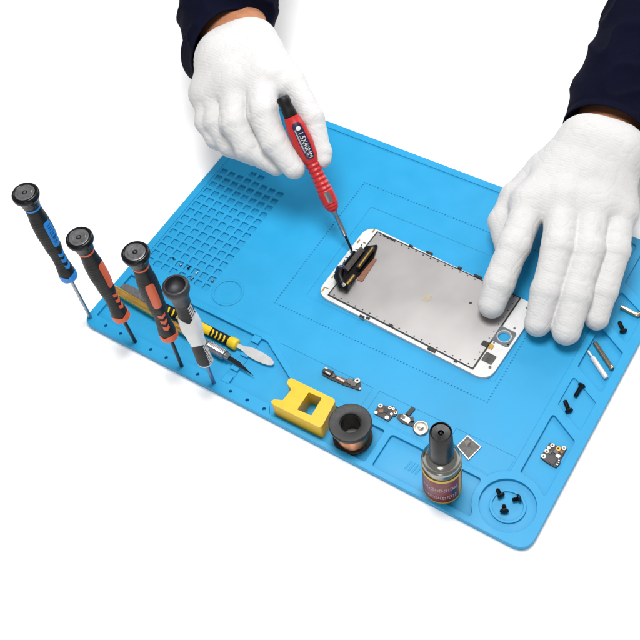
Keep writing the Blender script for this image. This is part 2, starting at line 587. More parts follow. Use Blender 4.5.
for k in range(5):
    obj('stripe', MB().patch(rf, 0.7, 0.7, [(s, z0 + 7.35 + 0.34 * k + 0.35 * s, z0 + 7.5 + 0.34 * k + 0.35 * s) for s in [-0.26 + 0.52 * i / 6 for i in range(7)]], 0.03, 2), M['whiteink'], t)
obj('end_ring', MB().lathe([(0.5, z0 - 0.04), (0.66, z0 - 0.01), (0.7, z0 + 0.08), (0.69, z0 + 0.16), (0.5, z0 + 0.18)], 40), M['whiteplastic'], t)
c0 = z0 + 9.3
obj('cap', MB().lathe([(0.70, c0 - 0.15), (0.72, c0 + 0.4), (0.80, c0 + 0.85), (0.98, c0 + 1.25), (1.05, c0 + 1.5), (1.06, c0 + 1.75), (1.01, c0 + 1.95), (0.92, c0 + 2.03), (0.80, c0 + 2.02), (0.76, c0 + 1.9), (0.72, c0 + 1.65), (0.55, c0 + 1.45), (0.25, c0 + 1.36), (0.05, c0 + 1.34)], 48), M['capdark'], t, smooth=60)

# ------------------------------------------------------------------ red driver in the hand
RT = P(352.0, 250.5, 0.42)
RTOP = P(282.0, 96.5, 11.7)
t = thing('precision_screwdriver', 'red screwdriver held in the gloved hand, its tip on the phone panel', 'screwdriver', RT, frame_axis(RT, RTOP))
LR = (RTOP - RT).length
obj('tip', MB().lathe([(0.07, 0), (0.12, 0.12), (0.13, 1.5)], 12), M['darksteel'], t)
obj('shaft', MB().lathe([(0.13, 1.48), (0.22, 1.55), (0.22, 3.9), (0.3, 4.0), (0.3, 4.4)], 16), M['steel'], t)
rtab = [(0.36, 4.05), (0.62, 4.5), (0.72, 5.0), (0.74, 5.8), (0.66, 6.6), (0.60, 7.6), (0.64, 8.8), (0.84, 9.8), (0.95, 11.0), (0.90, 12.3), (0.72, 13.5)]
rrf = interp(rtab)
pr = [(0.2, 4.02)]
for i in range(150):
    z = 4.05 + (13.5 - 4.05) * i / 149
    rib = 0.055 * math.cos((z - 6.4) * 2 * PI / 0.46) if 6.2 < z < 9.1 else 0
    if z < 4.95:
        rib = 0.04 * math.cos((z - 4.3) * 2 * PI / 0.34)
    pr.append((rrf(z) + rib, z))
obj('handle', MB().lathe(pr, 44), M['red'], t, smooth=60)
lab = obj('label_plate', MB().patch(rrf, 0.12, 0.8, pill(0.4, 1.75, 11.15, 0.3, 25), 0.035, 40), M['labelblue'], t)
obj('label_plate', MB().patch(rrf, 0.1, 0.7, pill(0.24, 0.5, 5.55, 0.05, 7), 0.03, 6), M['teal'], t)
obj('cap', MB().lathe([(0.55, 13.35), (0.64, 13.45), (0.6, 14.2), (0.54, 14.6), (0.60, 14.75), (0.62, LR - 0.2), (0.5, LR - 0.02), (0.2, LR)], 36), M['black'], t, smooth=50)


def text_mesh(s, size):
    c = bpy.data.curves.new('lettering', 'FONT')
    c.body = s
    c.size = size
    c.align_x = 'LEFT'
    c.align_y = 'CENTER'
    c.resolution_u = 3
    o = bpy.data.objects.new('lettering', c)
    COL.objects.link(o)
    dg = bpy.context.evaluated_depsgraph_get()
    me = bpy.data.meshes.new_from_object(o.evaluated_get(dg))
    vs = [v.co.copy() for v in me.vertices]
    fs = [tuple(q.vertices) for q in me.polygons]
    bpy.data.objects.remove(o)
    bpy.data.curves.remove(c)
    bpy.data.meshes.remove(me)
    return vs, fs


tv, tf = text_mesh('1.5X40MM', 0.56)
tb = MB()
q = []
for v in tv:      # text runs down the handle
    z = 12.0 - v.x
    th = 0.12 + (v.y + 0.03) / 0.8
    r = rrf(z) + 0.062
    q.append((r * math.cos(th), r * math.sin(th), z))
tb.add(q, tf)
zz = 12.35
tb.patch(rrf, 0.16, 0.8, pill(0.2, 0.2, zz, 0.2, 9), 0.044, 4, extra=0.02)
for s0 in (-0.26, -0.32):
    tb.patch(rrf, 0.12, 0.8, [(s0, 10.1, 12.3), (s0 + 0.025, 10.1, 12.3)], 0.041, 8, skirt=False)
obj('lettering', tb, M['whiteink'], lab, smooth=0)


# ------------------------------------------------------------------ tools lying in the tray
def lying(name, label, cat, a, b):
    return thing(name, label, cat, a, frame_axis(a, b))


ka, kb = P(113, 288.5, 0.32), P(229.4, 358.0, 0.30)
t = lying('hobby_knife', 'thin gold hobby knife with knurled silver collar lying in the tool tray', 'knife', ka, kb)
LK = (kb - ka).length
obj('handle', MB().lathe([(0.28, 0), (0.40, 0.12), (0.41, 3.0), (0.36, 8.0), (0.34, LK - 2.4)], 28), M['gold'], t)
cr = [(0.3, LK - 2.5), (0.42, LK - 2.42)]
for i in range(30):
    z = LK - 2.4 + 1.9 * i / 29
    cr.append((0.45 + 0.02 * (i % 2), z))
cr += [(0.34, LK - 0.45), (0.36, LK - 0.1), (0.24, LK)]
obj('collar', MB().lathe(cr, 32, rmod=lambda a, z: 1 + 0.03 * math.cos(16 * a)), M['steel'], t, smooth=30)
kt = P(254.5, 376.5, 0.05)
inv = t.matrix_basis.inverted()
e = inv @ kt
bl = MB()
w = 0.2
bl.add([(0.05, -w, LK - 0.15), (0.05, w, LK - 0.15), (0.02 + e.x * .3, w * 1.2, LK + 1.0), (e.x, e.y, e.z), (0.02 + e.x * .3, -w * 0.9, LK + 1.0),
        (-0.03, -w, LK - 0.15), (-0.03, w, LK - 0.15), (-0.04 + e.x * .3, w * 1.2, LK + 1.0), (e.x - 0.03, e.y, e.z), (-0.04 + e.x * .3, -w * 0.9, LK + 1.0)],
       [(0, 1, 2, 4), (4, 2, 3), (5, 9, 7, 6), (9, 8, 7), (0, 5, 6, 1), (1, 6, 7, 2), (2, 7, 8, 3), (3, 8, 9, 4), (4, 9, 5, 0)])
obj('blade', bl, M['darksteel'], t, smooth=0)

sa, sb = P(122, 286, 0.22), P(273.5, 363.8, 0.10)
t = lying('pry_tool', 'double ended pry tool with yellow and black grip and flat metal ends', 'pry tool', sa, sb)
LS = (sb - sa).length
inv = t.matrix_basis.inverted()
zg0 = (inv @ P(150, 300, 0.3)).z
zg1 = (inv @ P(238, 344, 0.25)).z
# grip
grf = interp([(0.36, zg0), (0.44, zg0 + 0.6), (0.46, zg0 + 4), (0.44, zg1 - 1.6), (0.42, zg1 - 0.7), (0.50, zg1 - 0.2)])
obj('handle', MB().lathe([(0.2, zg0 - 0.02)] + [(grf(zg0 + (zg1 - zg0 - 0.9) * i / 40), zg0 + (zg1 - zg0 - 0.9) * i / 40) for i in range(41)], 32), M['black'], t)
obj('grip_collar', MB().lathe([(0.40, zg1 - 0.95), (0.48, zg1 - 0.9), (0.52, zg1 - 0.6), (0.55, zg1 - 0.25), (0.5, zg1 - 0.06), (0.38, zg1), (0.2, zg1)], 32), M['yellowgrip'], t, smooth=50)
obj('inset', MB().patch(grf, 0.0, 0.46, pill(0.46, 1.3, zg1 - 4.15, 0.1, 9), 0.03, 8), M['yellowgrip'], t)
for z in [zg1 - 1.35 - 0.42 * k for k in range(4)] + [zg0 + 2.4 + 0.55 * k for k in range(4)]:
    obj('stripe', MB().patch(grf, 0.15, 0.46, chev(0.36, z, -0.35, 0.16, 9), 0.025, 2), M['yellowgrip'], t)


def leaf(z0, z1, prof, th=0.05, xo=0.0):
    """flat spatula: prof = [(fraction, half width)...]"""
    L, Rr = [], []
    for f, w in prof:
        z = z0 + (z1 - z0) * f
        L.append((z, -w))
        Rr.append((z, w))
    loop = L + Rr[::-1]
    n = len(loop)
    vs = [(xo + th, y, z) for z, y in loop] + [(xo - th, y, z) for z, y in loop]
    m = len(prof)
    fs = []
    for i in range(m - 1):
        a, b, c, d = i, i + 1, n - 2 - i, n - 1 - i
        fs += [(a, b, c, d), (n + d, n + c, n + b, n + a)]
    fs += [(i, (i + 1) % n, n + (i + 1) % n, n + i) for i in range(n)]
    return MB().add(vs, fs)


obj('spatula', leaf(zg1 - 0.1, LS, [(0, 0.2), (0.12, 0.19), (0.22, 0.25), (0.30, 0.36), (0.42, 0.44), (0.6, 0.46), (0.78, 0.41), (0.9, 0.32), (0.97, 0.2), (1.0, 0.08)], 0.06), M['brightsteel'], t, smooth=0)
obj('spatula', leaf(zg0 + 0.1, 0, [(0, 0.3), (0.2, 0.34), (0.6, 0.42), (0.8, 0.42), (0.92, 0.34), (1.0, 0.14)], 0.06), M['steel'], t, smooth=0)

# ------------------------------------------------------------------ yellow magnetizer block
t = thing('magnetizer_block', 'yellow plastic magnetizer block with square hole and two short prongs', 'magnetizer', (23.6, 2.3, -0.335))
ol = rounded([(21.35, 0.92), (26.05, 0.98), (25.75, 3.86), (21.35, 3.82), (21.12, 3.66), (21.18, 3.22), (21.88, 2.9), (21.82, 1.65), (21.1, 1.38), (20.98, 1.02)],
             [0.25, 0.32, 0.4, 0.25, 0.25, 0.22, 0.18, 0.18, 0.22, 0.25], 5)
hl = [(23.37, 1.5), (24.72, 1.6), (24.6, 3.42), (23.34, 3.36)]
hl = rounded(hl, 0.08, 3)
za, zb = -0.335, 1.62
vv, ff = [], []
cvv = [Vector(q) for q in ol + hl]
ne = len(ol)
ee = [(i, (i + 1) % ne) for i in range(ne)] + [(ne + i, ne + (i + 1) % len(hl)) for i in range(len(hl))]
ov, oe, of, *_ = delaunay_2d_cdt(cvv, ee, [], 0, 1e-6)
oc = np.array([sum((ov[i] for i in f), Vector((0, 0))) / 3 for f in of])
keep = inside(ol, oc[:, 0], oc[:, 1]) & ~inside(hl, oc[:, 0], oc[:, 1])
of = [f for f, k in zip(of, keep) if k]
mg = MB()
n = len(ov)
mg.v = [Vector((q[0], q[1], zb)) for q in ov] + [Vector((q[0], q[1], za)) for q in ov]
ed = {}
for f in of:
    mg.f.append(tuple(f))
    mg.f.append(tuple(n + i for i in f[::-1]))
    for a, b in zip(f, f[1:] + f[:1]):
        ed.setdefault((min(a, b), max(a, b)), []).append((a, b))
for l in ed.values():
    if len(l) == 1:
        a, b = l[0]
        mg.f.append((b, a, n + a, n + b))
mo = obj('block', mg, M['yellow'], t, world=True, smooth=35, bevel=0.14, seg=5)

# ------------------------------------------------------------------ wire spool
S0 = P(352.3, 438.3, -0.31)
t = thing('wire_spool', 'black plastic spool of copper wire standing beside the yellow block', 'spool', (S0.x, S0.y + 0.1, -0.338))
obj('lower_flange', MB().lathe([(0.86, 0), (1.6, 0), (1.67, 0.06), (1.67, 0.2), (1.6, 0.26), (0.86, 0.26)], 56, close=False), M['spool'], t)
obj('upper_flange', MB().lathe([(0.84, 2.3), (1.70, 2.3), (1.79, 2.38), (1.79, 2.62), (1.70, 2.7), (1.02, 2.7), (0.88, 2.62), (0.84, 2.5), (0.84, 2.3)], 56, close=False), M['spool'], t)
obj('core', MB().lathe([(0.92, 0.2), (0.92, 2.4), (0.82, 2.4), (0.82, 0.02), (0.92, 0.02)], 48, close=False), M['spool'], t)
obj('core_floor', MB().lathe([(0.81, 0.02), (0.81, 0.08), (0.3, 0.1), (0.28, 0.06), (0.02, 0.06)], 36), M['solder'], t)
wp = [(1.0, 0.24)]
for i in range(26):
    z = 0.27 + 2.02 * i / 26
    wp += [(1.30, z), (1.36, z + 0.04), (1.30, z + 0.078)]
wp += [(1.0, 2.32)]
obj('copper_wire', MB().lathe(wp, 48, close=False), M['copper'], t, smooth=180)
for s in (1, -1):
    d = Vector((CR[0][0], CR[0][1], 0)).normalized() * s
    obj('wire_end', MB().tube([d * 1.3 + Vector((0, 0, 1.5)), d * 1.5 + Vector((0, 0, 1.6)), d * 1.85 + Vector((0, 0, 1.75))], 0.03, 6), M['steel'], t)

# ------------------------------------------------------------------ bottle
B0 = P(442.3, 487, -0.3)
bb = Vector((B0.x, B0.y, -0.298))
x = CC - bb
x.z = 0
x.normalize()
rot = Matrix((x, Vector((0, 0, 1)).cross(x), Vector((0, 0, 1)))).transposed()
t = thing('flux_bottle', 'small silver bottle with black cap and maroon label standing on the mat', 'bottle', bb, rot)
obj('body', MB().lathe([(1.42, 0), (1.5, 0.05), (1.53, 0.15), (1.53, 5.05), (1.55, 5.12), (1.56, 5.25), (1.50, 5.40), (1.44, 5.44), (1.34, 5.62), (1.18, 5.86), (1.0, 6.0), (0.9, 6.05), (0.85, 6.3), (0.3, 6.3)], 64), M['can'], t, smooth=35)
lb = obj('label', MB().lathe([(1.53, 0.16), (1.55, 0.2), (1.55, 4.35), (1.53, 4.4)], 64, close=False), M['label'], t)
obj('label_stripe', MB().lathe([(1.54, 0.18), (1.565, 0.2), (1.565, 0.42), (1.54, 0.44)], 64, close=False), M['labelyellow'], lb)
obj('label_stripe', MB().lathe([(1.54, 3.98), (1.565, 4.14), (1.565, 4.42), (1.54, 4.44)], 64, close=False), M['labelyellow'], lb)
cst = lambda z: 1.55
obj('label_stripe', MB().patch(cst, 1.05, 1.55, [(s, 0.3, 4.1) for s in (-0.14, -0.07, 0, 0.07, 0.14)], 0.022, 4), M['labelyellow'], lb)
obj('label_panel', MB().patch(cst, 0.62, 1.55, [(-0.22 + 0.05 * i, 1.6, 2.4) for i in range(10)], 0.008, 3), M['labelblue'], lb)
faded = mat('faded_ink', lin(196, 160, 168), 0.5)
for row, (zc, hh) in enumerate(((2.75, 0.34), (1.35, 0.34))):
    pm = MB()
    for k in range(17):
        s0 = -1.62 + 0.175 * k + 0.06 * row
        rr_n = random.Random(k * 31 + row * 7)
        for piece in range(3):
            if piece == 0:
                cl = [(s0 + d_, zc - hh * rr_n.uniform(0.6, 1), zc + hh * rr_n.uniform(0.6, 1)) for d_ in (-0.02, 0.025)]
            elif piece == 1:
                zt = zc + hh * rr_n.uniform(0.0, 0.9)
                cl = [(s0 + d_, zt - 0.09, zt + 0.04) for d_ in (0.02, 0.10)]
            else:
                zt = zc - hh * rr_n.uniform(0.1, 0.9)
                cl = [(s0 + d_, zt - 0.05, zt + 0.07) for d_ in (0.02, 0.09)]
            pm.patch(cst, 0, 1.55, cl, 0.016, 2, skirt=False)
    obj('printing', pm, faded, lb, smooth=0)
# cap
cp = obj('cap', MB().lathe([(0.90, 6.0), (0.97, 6.05), (0.97, 6.2), (0.84, 9.62), (0.80, 9.74), (0.73, 9.76), (0.70, 9.68), (0.68, 9.60), (0.22, 9.58), (0.2, 9.50), (0.16, 9.30), (0.05, 9.28)], 56), M['blackgloss'], t, smooth=40)
obj('cap_button', MB().lathe([(0.14, 9.28), (0.13, 9.52), (0.08, 9.56), (0.02, 9.56)], 20), M['blackgloss'], cp)

# ------------------------------------------------------------------ phone display assembly
pz = RW - 0.035
BL, TL, TR, BR = Vector((17.80, 12.98)), Vector((17.98, 22.03)), Vector((36.06, 21.02)), Vector((35.62, 12.12))
t = thing('phone_display', 'white framed phone screen panel with exposed metal back plate lying face down', 'phone screen', (26.9, 17.0, pz))


def pq(u, v):
    """panel coordinates: u along its length 0..1, v across 0..1"""
    a = BL.lerp(BR, u)
    b = TL.lerp(TR, u)
    return tuple(a.lerp(b, v))


def inv_pq(q):
    u, v = 0.5, 0.5
    q = Vector(q)
    for _ in range(20):
        a = BL.lerp(BR, u)
        b = TL.lerp(TR, u)
        d = b - a
        v = (q - a).dot(d) / d.length_squared
        a = BL.lerp(TL, v)
        b = BR.lerp(TR, v)
        d = b - a
        u = (q - a).dot(d) / d.length_squared
    return u, v


def holed(outer, holes, z0, z1):
    loops = [outer] + holes
    pts, ed_ = [], []
    for l in loops:
        o_ = len(pts)
        pts += [Vector(q) for q in l]
        ed_ += [(o_ + i, o_ + (i + 1) % len(l)) for i in range(len(l))]
    ov, oe, of, *_ = delaunay_2d_cdt(pts, ed_, [], 0, 1e-6)
    oc = np.array([sum((ov[i] for i in f), Vector((0, 0))) / 3 for f in of])
    kp = inside(outer, oc[:, 0], oc[:, 1])
    for h in holes:
        kp &= ~inside(h, oc[:, 0], oc[:, 1])
    of = [f for f, k in zip(of, kp) if k]
    m = MB()
    n = len(ov)
    m.v = [Vector((q[0], q[1], z1)) for q in ov] + [Vector((q[0], q[1], z0)) for q in ov]
    e = {}
    for f in of:
        m.f.append(tuple(f))
        m.f.append(tuple(n + i for i in f[::-1]))
        for a, b in zip(f, f[1:] + f[:1]):
            e.setdefault((min(a, b), max(a, b)), []).append((a, b))
    for l in e.values():
        if len(l) == 1:
            a, b = l[0]
            m.f.append((b, a, n + a, n + b))
    return m


hc = P(504.2, 336.4, 0.22)
frame_ol = rounded([tuple(BL), tuple(BR), tuple(TR), tuple(TL)], 1.35, 10)
obj('frame', holed(frame_ol, [circ(hc.x, hc.y, 0.55, 36)], pz + 0.005, pz + 0.32), M['phonewhite'], t, world=True, bevel=0.06, seg=3)
zt = pz + 0.32
plq = [(18.95, 13.42), (33.9, 12.68), (34.22, 21.0), (19.26, 21.62)]
# dark gasket under the plate, then the plate
gk = [(18.82, 13.30), (34.02, 12.56), (34.34, 21.13), (19.13, 21.76)]
obj('gasket', MB().prism(rounded(gk, 0.1), zt - 0.05, zt + 0.035), M['tape'], t, world=True)
pl = obj('back_plate', MB().prism(rounded(plq, 0.12), zt + 0.0, zt + 0.09), M['plate'], t, world=True, bevel=0.03)
zp = zt + 0.09
sd = MB()
for u_ in [0.03 + 0.052 * i for i in range(19)]:
    for v_ in (0.02, 0.98):
        a = Vector(plq[0]).lerp(Vector(plq[1]), u_)
        b = Vector(plq[3]).lerp(Vector(plq[2]), u_)
        c = a.lerp(b, v_)
        sd.prism([(c.x + dx, c.y + dy) for dx, dy in ((-0.06, -0.06), (0.06, -0.06), (0.06, 0.06), (-0.06, 0.06))], zp - 0.01, zp + 0.015)
for v_ in [0.1 + 0.1 * i for i in range(9)]:
    a = Vector(plq[1]).lerp(Vector(plq[2]), v_)
    sd.prism([(a.x - 0.25 + dx, a.y + dy) for dx, dy in ((-0.05, -0.05), (0.05, -0.05), (0.05, 0.05), (-0.05, 0.05))], zp - 0.01, zp + 0.015)
rv = obj('rivets', sd, M['tape'], t, world=True)
rv['kind'] = 'stuff'
# clips along the long edges
for (px, py, L_, side) in ((362, 316.5, 0.5, 0), (368, 318, 0.35, 0), (391, 325.5, 0.45, 0), (431.5, 350, 0.8, 0), (455.5, 361, 0.3, 0),
                           (389, 238, 1.3, 1), (411, 246, 0.4, 1), (429.5, 253, 0.7, 1), (460, 268, 0.4, 1), (478, 276.5, 0.8, 1)):
    c = P(px, py, zt + 0.08)
    d = (Vector((34, 12.68)) - Vector((18.95, 13.42))).normalized()
    nn = Vector((-d.y, d.x))
    c2 = Vector((c.x, c.y))
    q = [c2 - d * L_ / 2 - nn * 0.11, c2 + d * L_ / 2 - nn * 0.11, c2 + d * L_ / 2 + nn * 0.11, c2 - d * L_ / 2 + nn * 0.11]
    obj('clip', MB().prism([tuple(w_) for w_ in q], zt, zt + 0.14), M['tape'], t, world=True, bevel=0.03)
# home button surround
br_ = holed(rounded([(hc.x - 0.95, hc.y - 0.85), (hc.x + 0.8, hc.y - 0.9), (hc.x + 0.85, hc.y + 0.8), (hc.x - 0.9, hc.y + 0.88)], 0.3), [circ(hc.x, hc.y, 0.66, 36)], zt - 0.02, zt + 0.05)
obj('button_bracket', br_, M['teal'], t, world=True)
rg = MB().lathe([(0.56, 0), (0.56, 0.1), (0.65, 0.1), (0.65, 0)], 36, close=False, fr=Matrix.Translation((hc.x, hc.y, zt - 0.04)))
obj('button_ring', rg, M['solder'], t, world=True)


def slab(name, px, w, h, z, th, m, ang=-3.0, bev=0.02):
    c = P(px[0], px[1], z)
    a = math.radians(ang)
    ca, sa_ = math.cos(a), math.sin(a)
    q = [(c.x + ca * x_ - sa_ * y_, c.y + sa_ * x_ + ca * y_) for x_, y_ in ((-w / 2, -h / 2), (w / 2, -h / 2), (w / 2, h / 2), (-w / 2, h / 2))]
    return obj(name, MB().prism(rounded(q, min(w, h) * 0.12), z - 0.03, z + th), m, t, world=True, bevel=bev)


slab('controller_chip', (489, 358.5), 1.0, 0.95, zt, 0.07, M['chip'])
slab('connector', (485.3, 344), 0.6, 0.5, zp, 0.08, M['tape'])
slab('contact', (491, 347), 0.42, 0.5, zt, 0.08, M['goldpad'])
slab('sticker', (427, 298), 0.75, 0.75, zp, 0.012, M['sticker'], 2, 0)
dt_ = P(470.6, 303, zp)
obj('plate_hole', MB().prism(circ(dt_.x, dt_.y, 0.13, 14), zp - 0.02, zp + 0.006), M['tape'], t, world=True)
for (px, py, r_) in ((514.5, 328.5, 0.1), (490, 367.5, 0.13), (527, 308, 0.1), (381, 237.5, 0.1), (508, 345, 0.07), (494, 343, 0.08)):
    c = P(px, py, zt)
    obj('screw_post', MB().prism(circ(c.x, c.y, r_, 12), zt - 0.02, zt + 0.05), M['pcbgrey'], t, world=True)
# printed traces on the white end
for (px, py, w_, h_) in ((348, 258, .55, .12), (344, 262, .12, .5), (352.5, 252.5, .4, .3), (358, 250, .5, .1), (361.5, 245.5, .12, .3), (356, 256, .1, .45), (350.5, 256, .1, .3),
                         (342.5, 266, .5, .1), (364.5, 243, .25, .1), (326, 288, .5, .06), (347, 263.5, .3, .1), (357.5, 253, .3, .2)):
    slab('trace', (px, py), w_, h_, zt, 0.02, M['pcbgrey'], 10, 0)
for (px, py) in ((372, 229.5), (357, 240), (321.5, 288.5), (331.5, 275)):
    slab('gold_contact', (px + 1.5, py + 1.5), 0.14, 0.45, zt, 0.03, M['goldpad'], 0, 0)
# folded flex connectors
fx = [(19.2, 19.55), (20.15, 20.3), (20.55, 18.8), (20.35, 16.6), (20.1, 14.75), (19.35, 14.4), (18.55, 15.2), (18.35, 16.6), (19.0, 17.4)]
fl = obj('flex_cable', MB().prism(rounded(fx, 0.2), zt + 0.05, zt + 0.35), M['blackgloss'], t, world=True, bevel=0.08, seg=3)
obj('copper_tail', MB().prism(rounded([(20.3, 18.75), (20.85, 18.8), (20.95, 16.0), (20.4, 15.95)], 0.08), zp - 0.01, zp + 0.1), M['copperflex'], t, world=True, bevel=0.03)
for (a, b, r_) in ((P(373, 247.5, 1.0), P(357.5, 268.5, 1.0), 0.09), (P(354, 275.5, .95), P(346.3, 285.3, .95), 0.11)):
    bar = MB().tube([a, b], 0.24, 8)
    obj('connector_strip', bar, M['pcb'], t, world=True)
    up = Vector((0.08, -0.06, 0.2))
    obj('gold_strip', MB().tube([a.lerp(b, 0.05) + up, a.lerp(b, 0.95) + up], r_, 8), M['goldpad'], t, world=True)
a, b = P(362, 249, .75), P(345.5, 270, .75)
obj('connector_strip', MB().tube([a, b], 0.3, 4), M['pcbgrey'], t, world=True)
a, b = P(355, 252, .6), P(341.5, 269, .6)
obj('connector_strip', MB().tube([a, b], 0.2, 4), M['blackgloss'], t, world=True)
obj('curled_flex', MB().tube([P(340, 270, .6), P(338, 277, 1.1), P(341.5, 284, 1.15), P(346, 288, .8), P(349, 286, .5)], [0.35, 0.4, 0.36, 0.3, 0.2], 12), M['blackgloss'], t, world=True)
obj('curled_flex', MB().tube([P(336, 274, .5), P(339, 268.5, .75), P(344, 266.5, .6)], [0.18, 0.3, 0.2], 10), mat('blue_foil', lin(34, 42, 98), 0.3, 0.3), t, world=True)
obj('foil_tab', MB().tube([P(342.5, 283.5, 1.5), P(344.5, 285.5, 1.3)], [0.12, 0.2], 8), M['solder'], t, world=True)


# ------------------------------------------------------------------ boards and small parts
def at2(px, py, z):
    q = P(px, py, z)
    return (q.x, q.y)


def flat_thing(name, label, cat, outline_px, z, th, m, group=None, rnd=0.1, bev=0.02):
    pts = [at2(a, b, z + th) for a, b in outline_px]
    c = sum((Vector(q) for q in pts), Vector((0, 0))) / len(pts)
    t_ = thing(name, label, cat, (c.x, c.y, z), None, group)
    bd = obj('board', MB().prism(rounded(pts, rnd, 4), z + 0.003, z + th), m, t_, world=True, bevel=bev)
    return t_, bd


def pad(t_, name, px, py, z, r, h, m, hole=None):
    c = P(px, py, z)
    fr = Matrix.Translation((c.x, c.y, z))
    if hole:
        q = MB().lathe([(hole, -0.02), (hole, h), (r, h), (r, -0.02)], 18, close=False, fr=fr)
        o_ = obj(name, q, m, t_, world=True)
        return o_
    return obj(name, MB().prism(circ(c.x, c.y, r, 14), z - 0.02, z + h), m, t_, world=True)


def block(t_, name, px, py, z, w, h, th, ang, m):
    c = P(px, py, z)
    a = math.radians(ang)
    q = [(c.x + math.cos(a) * x_ - math.sin(a) * y_, c.y + math.sin(a) * x_ + math.cos(a) * y_) for x_, y_ in ((-w / 2, -h / 2), (w / 2, -h / 2), (w / 2, h / 2), (-w / 2, h / 2))]
    return obj(name, MB().prism(q, z - 0.02, z + th), m, t_, world=True, bevel=0.02)


zs = -0.125
# narrow speaker flex
t, bd = flat_thing('connector_board', 'narrow dark connector board with one round contact above the yellow block', 'circuit board',
                   [(323, 369.5), (325.5, 368), (334, 371), (335, 374.5), (346, 379), (352, 380), (354, 379), (359.5, 380.5), (361, 384), (360.5, 390.5), (345, 385.5), (331, 379.5), (322.5, 375)], zs, 0.14, M['pcb'], rnd=0.06)
zz = zs + 0.14
block(t, 'connector', 327.5, 372.5, zz, 0.85, 0.5, 0.22, -4, M['pcb'])
block(t, 'contact_plate', 328, 373, zz + 0.2, 0.55, 0.16, 0.03, -4, M['solder'])
block(t, 'contact_plate', 326.5, 369.8, zz, 0.3, 0.14, 0.28, -4, M['solder'])
block(t, 'chip', 341, 379.8, zz, 0.9, 0.36, 0.1, -3, M['copperflex'])
block(t, 'contact_plate', 340.5, 379.3, zz + 0.1, 0.8, 0.16, 0.02, -3, M['solder'])
block(t, 'contact_plate', 334, 376.5, zz, 0.25, 0.3, 0.1, -3, M['pcbgrey'])
block(t, 'shield', 351.5, 383, zz, 0.95, 0.46, 0.12, -8, M['pcbgrey'])
pad(t, 'round_contact', 357.5, 381.5, zz, 0.24, 0.16, M['solder'], 0.1)
block(t, 'contact_plate', 360, 389, zz, 0.15, 0.2, 0.05, 0, M['solder'])
# small rounded board
t, bd = flat_thing('circuit_board', 'small black board with rounded end, scattered round contacts, beside the spool', 'circuit board',
                   [(373.5, 413), (379, 404.5), (384, 405), (387, 406.5), (392, 405.5), (396.5, 409), (398, 413.5), (395, 416.5), (392.5, 416.5), (388.5, 421.5)], zs, 0.14, M['pcb'], rnd=0.15)
for px, py, r_, hh in ((380.5, 406, .2, .09), (376, 412.7, .15, None), (387, 417.8, .19, None), (390, 408, .16, .06), (393.5, 409.2, .12, .05), (391.5, 414.3, .12, None), (395.5, 413, .15, .06)):
    pad(t, 'round_contact', px, py, zz, r_, 0.06, M['solder'], hh)
block(t, 'chip', 381, 411.5, zz, 0.42, 0.32, 0.08, 30, M['copperflex'])
block(t, 'chip', 386, 411, zz, 0.4, 0.4, 0.05, 0, M['tape'])
block(t, 'chip', 394.8, 411.3, zz, 0.28, 0.2, 0.07, 20, M['copperflex'])
# camera flex with coin
t, bd = flat_thing('vibration_motor', 'tiny grey part on flex joined to round silver coin beside the bottle cap', 'phone part',
                   [(396.5, 417.5), (399, 413.5), (406, 414.5), (412, 419), (415, 423.5), (418.5, 426), (416, 428.5), (411, 426), (402, 423)], zs, 0.12, M['pcb'], rnd=0.06)
block(t, 'shield', 406, 419.5, zz - 0.02, 0.85, 0.5, 0.12, -8, M['solder'])
block(t, 'shield', 403, 417.5, zz, 0.4, 0.3, 0.14, -8, M['pcbgrey'])
block(t, 'connector', 412, 420, zz, 0.3, 0.4, 0.22, 40, M['pcb'])
block(t, 'flap', 410.5, 411.8, zs + 0.05, 0.38, 0.85, 0.1, -8, M['tape'])
c = P(421, 429, zs)
cn = obj('coin', MB().lathe([(0.60, 0.005), (0.66, 0.04), (0.66, 0.2), (0.61, 0.25), (0.56, 0.24), (0.5, 0.26), (0.15, 0.26), (0.1, 0.23), (0.02, 0.23)], 40, fr=Matrix.Translation((c.x, c.y, zs))), mat('coin_metal', lin(176, 170, 158), 0.32, 0.9, var=0.15, vscale=4), t, world=True)
# square chip
t, bd = flat_thing('square_chip', 'square dark metal chip with bright edges lying behind the bottle', 'chip',
                   [(456.3, 446.2), (467.5, 434.7), (481.8, 446.8), (468.5, 460.3)], zs, 0.12, M['steel'], rnd=0.03)
obj('chip_face', MB().prism([at2(a, b, zs + 0.14) for a, b in ((458.0, 446.1), (467.4, 436.3), (480.2, 446.9), (468.4, 458.5))], zs + 0.10, zs + 0.135), M['chip'], t, world=True)
obj('chip_mark', MB().prism([at2(a, b, zs + 0.14) for a, b in ((467.5, 447), (468.5, 443), (471, 442.5), (470, 446.5))], zs + 0.12, zs + 0.139), M['tape'], t, world=True)
obj('chip_mark', MB().prism([at2(a, b, zs + 0.14) for a, b in ((464.5, 441), (469, 439.5), (470, 442.5), (466, 446))], zs + 0.12, zs + 0.138), M['pcbgrey'], t, world=True)
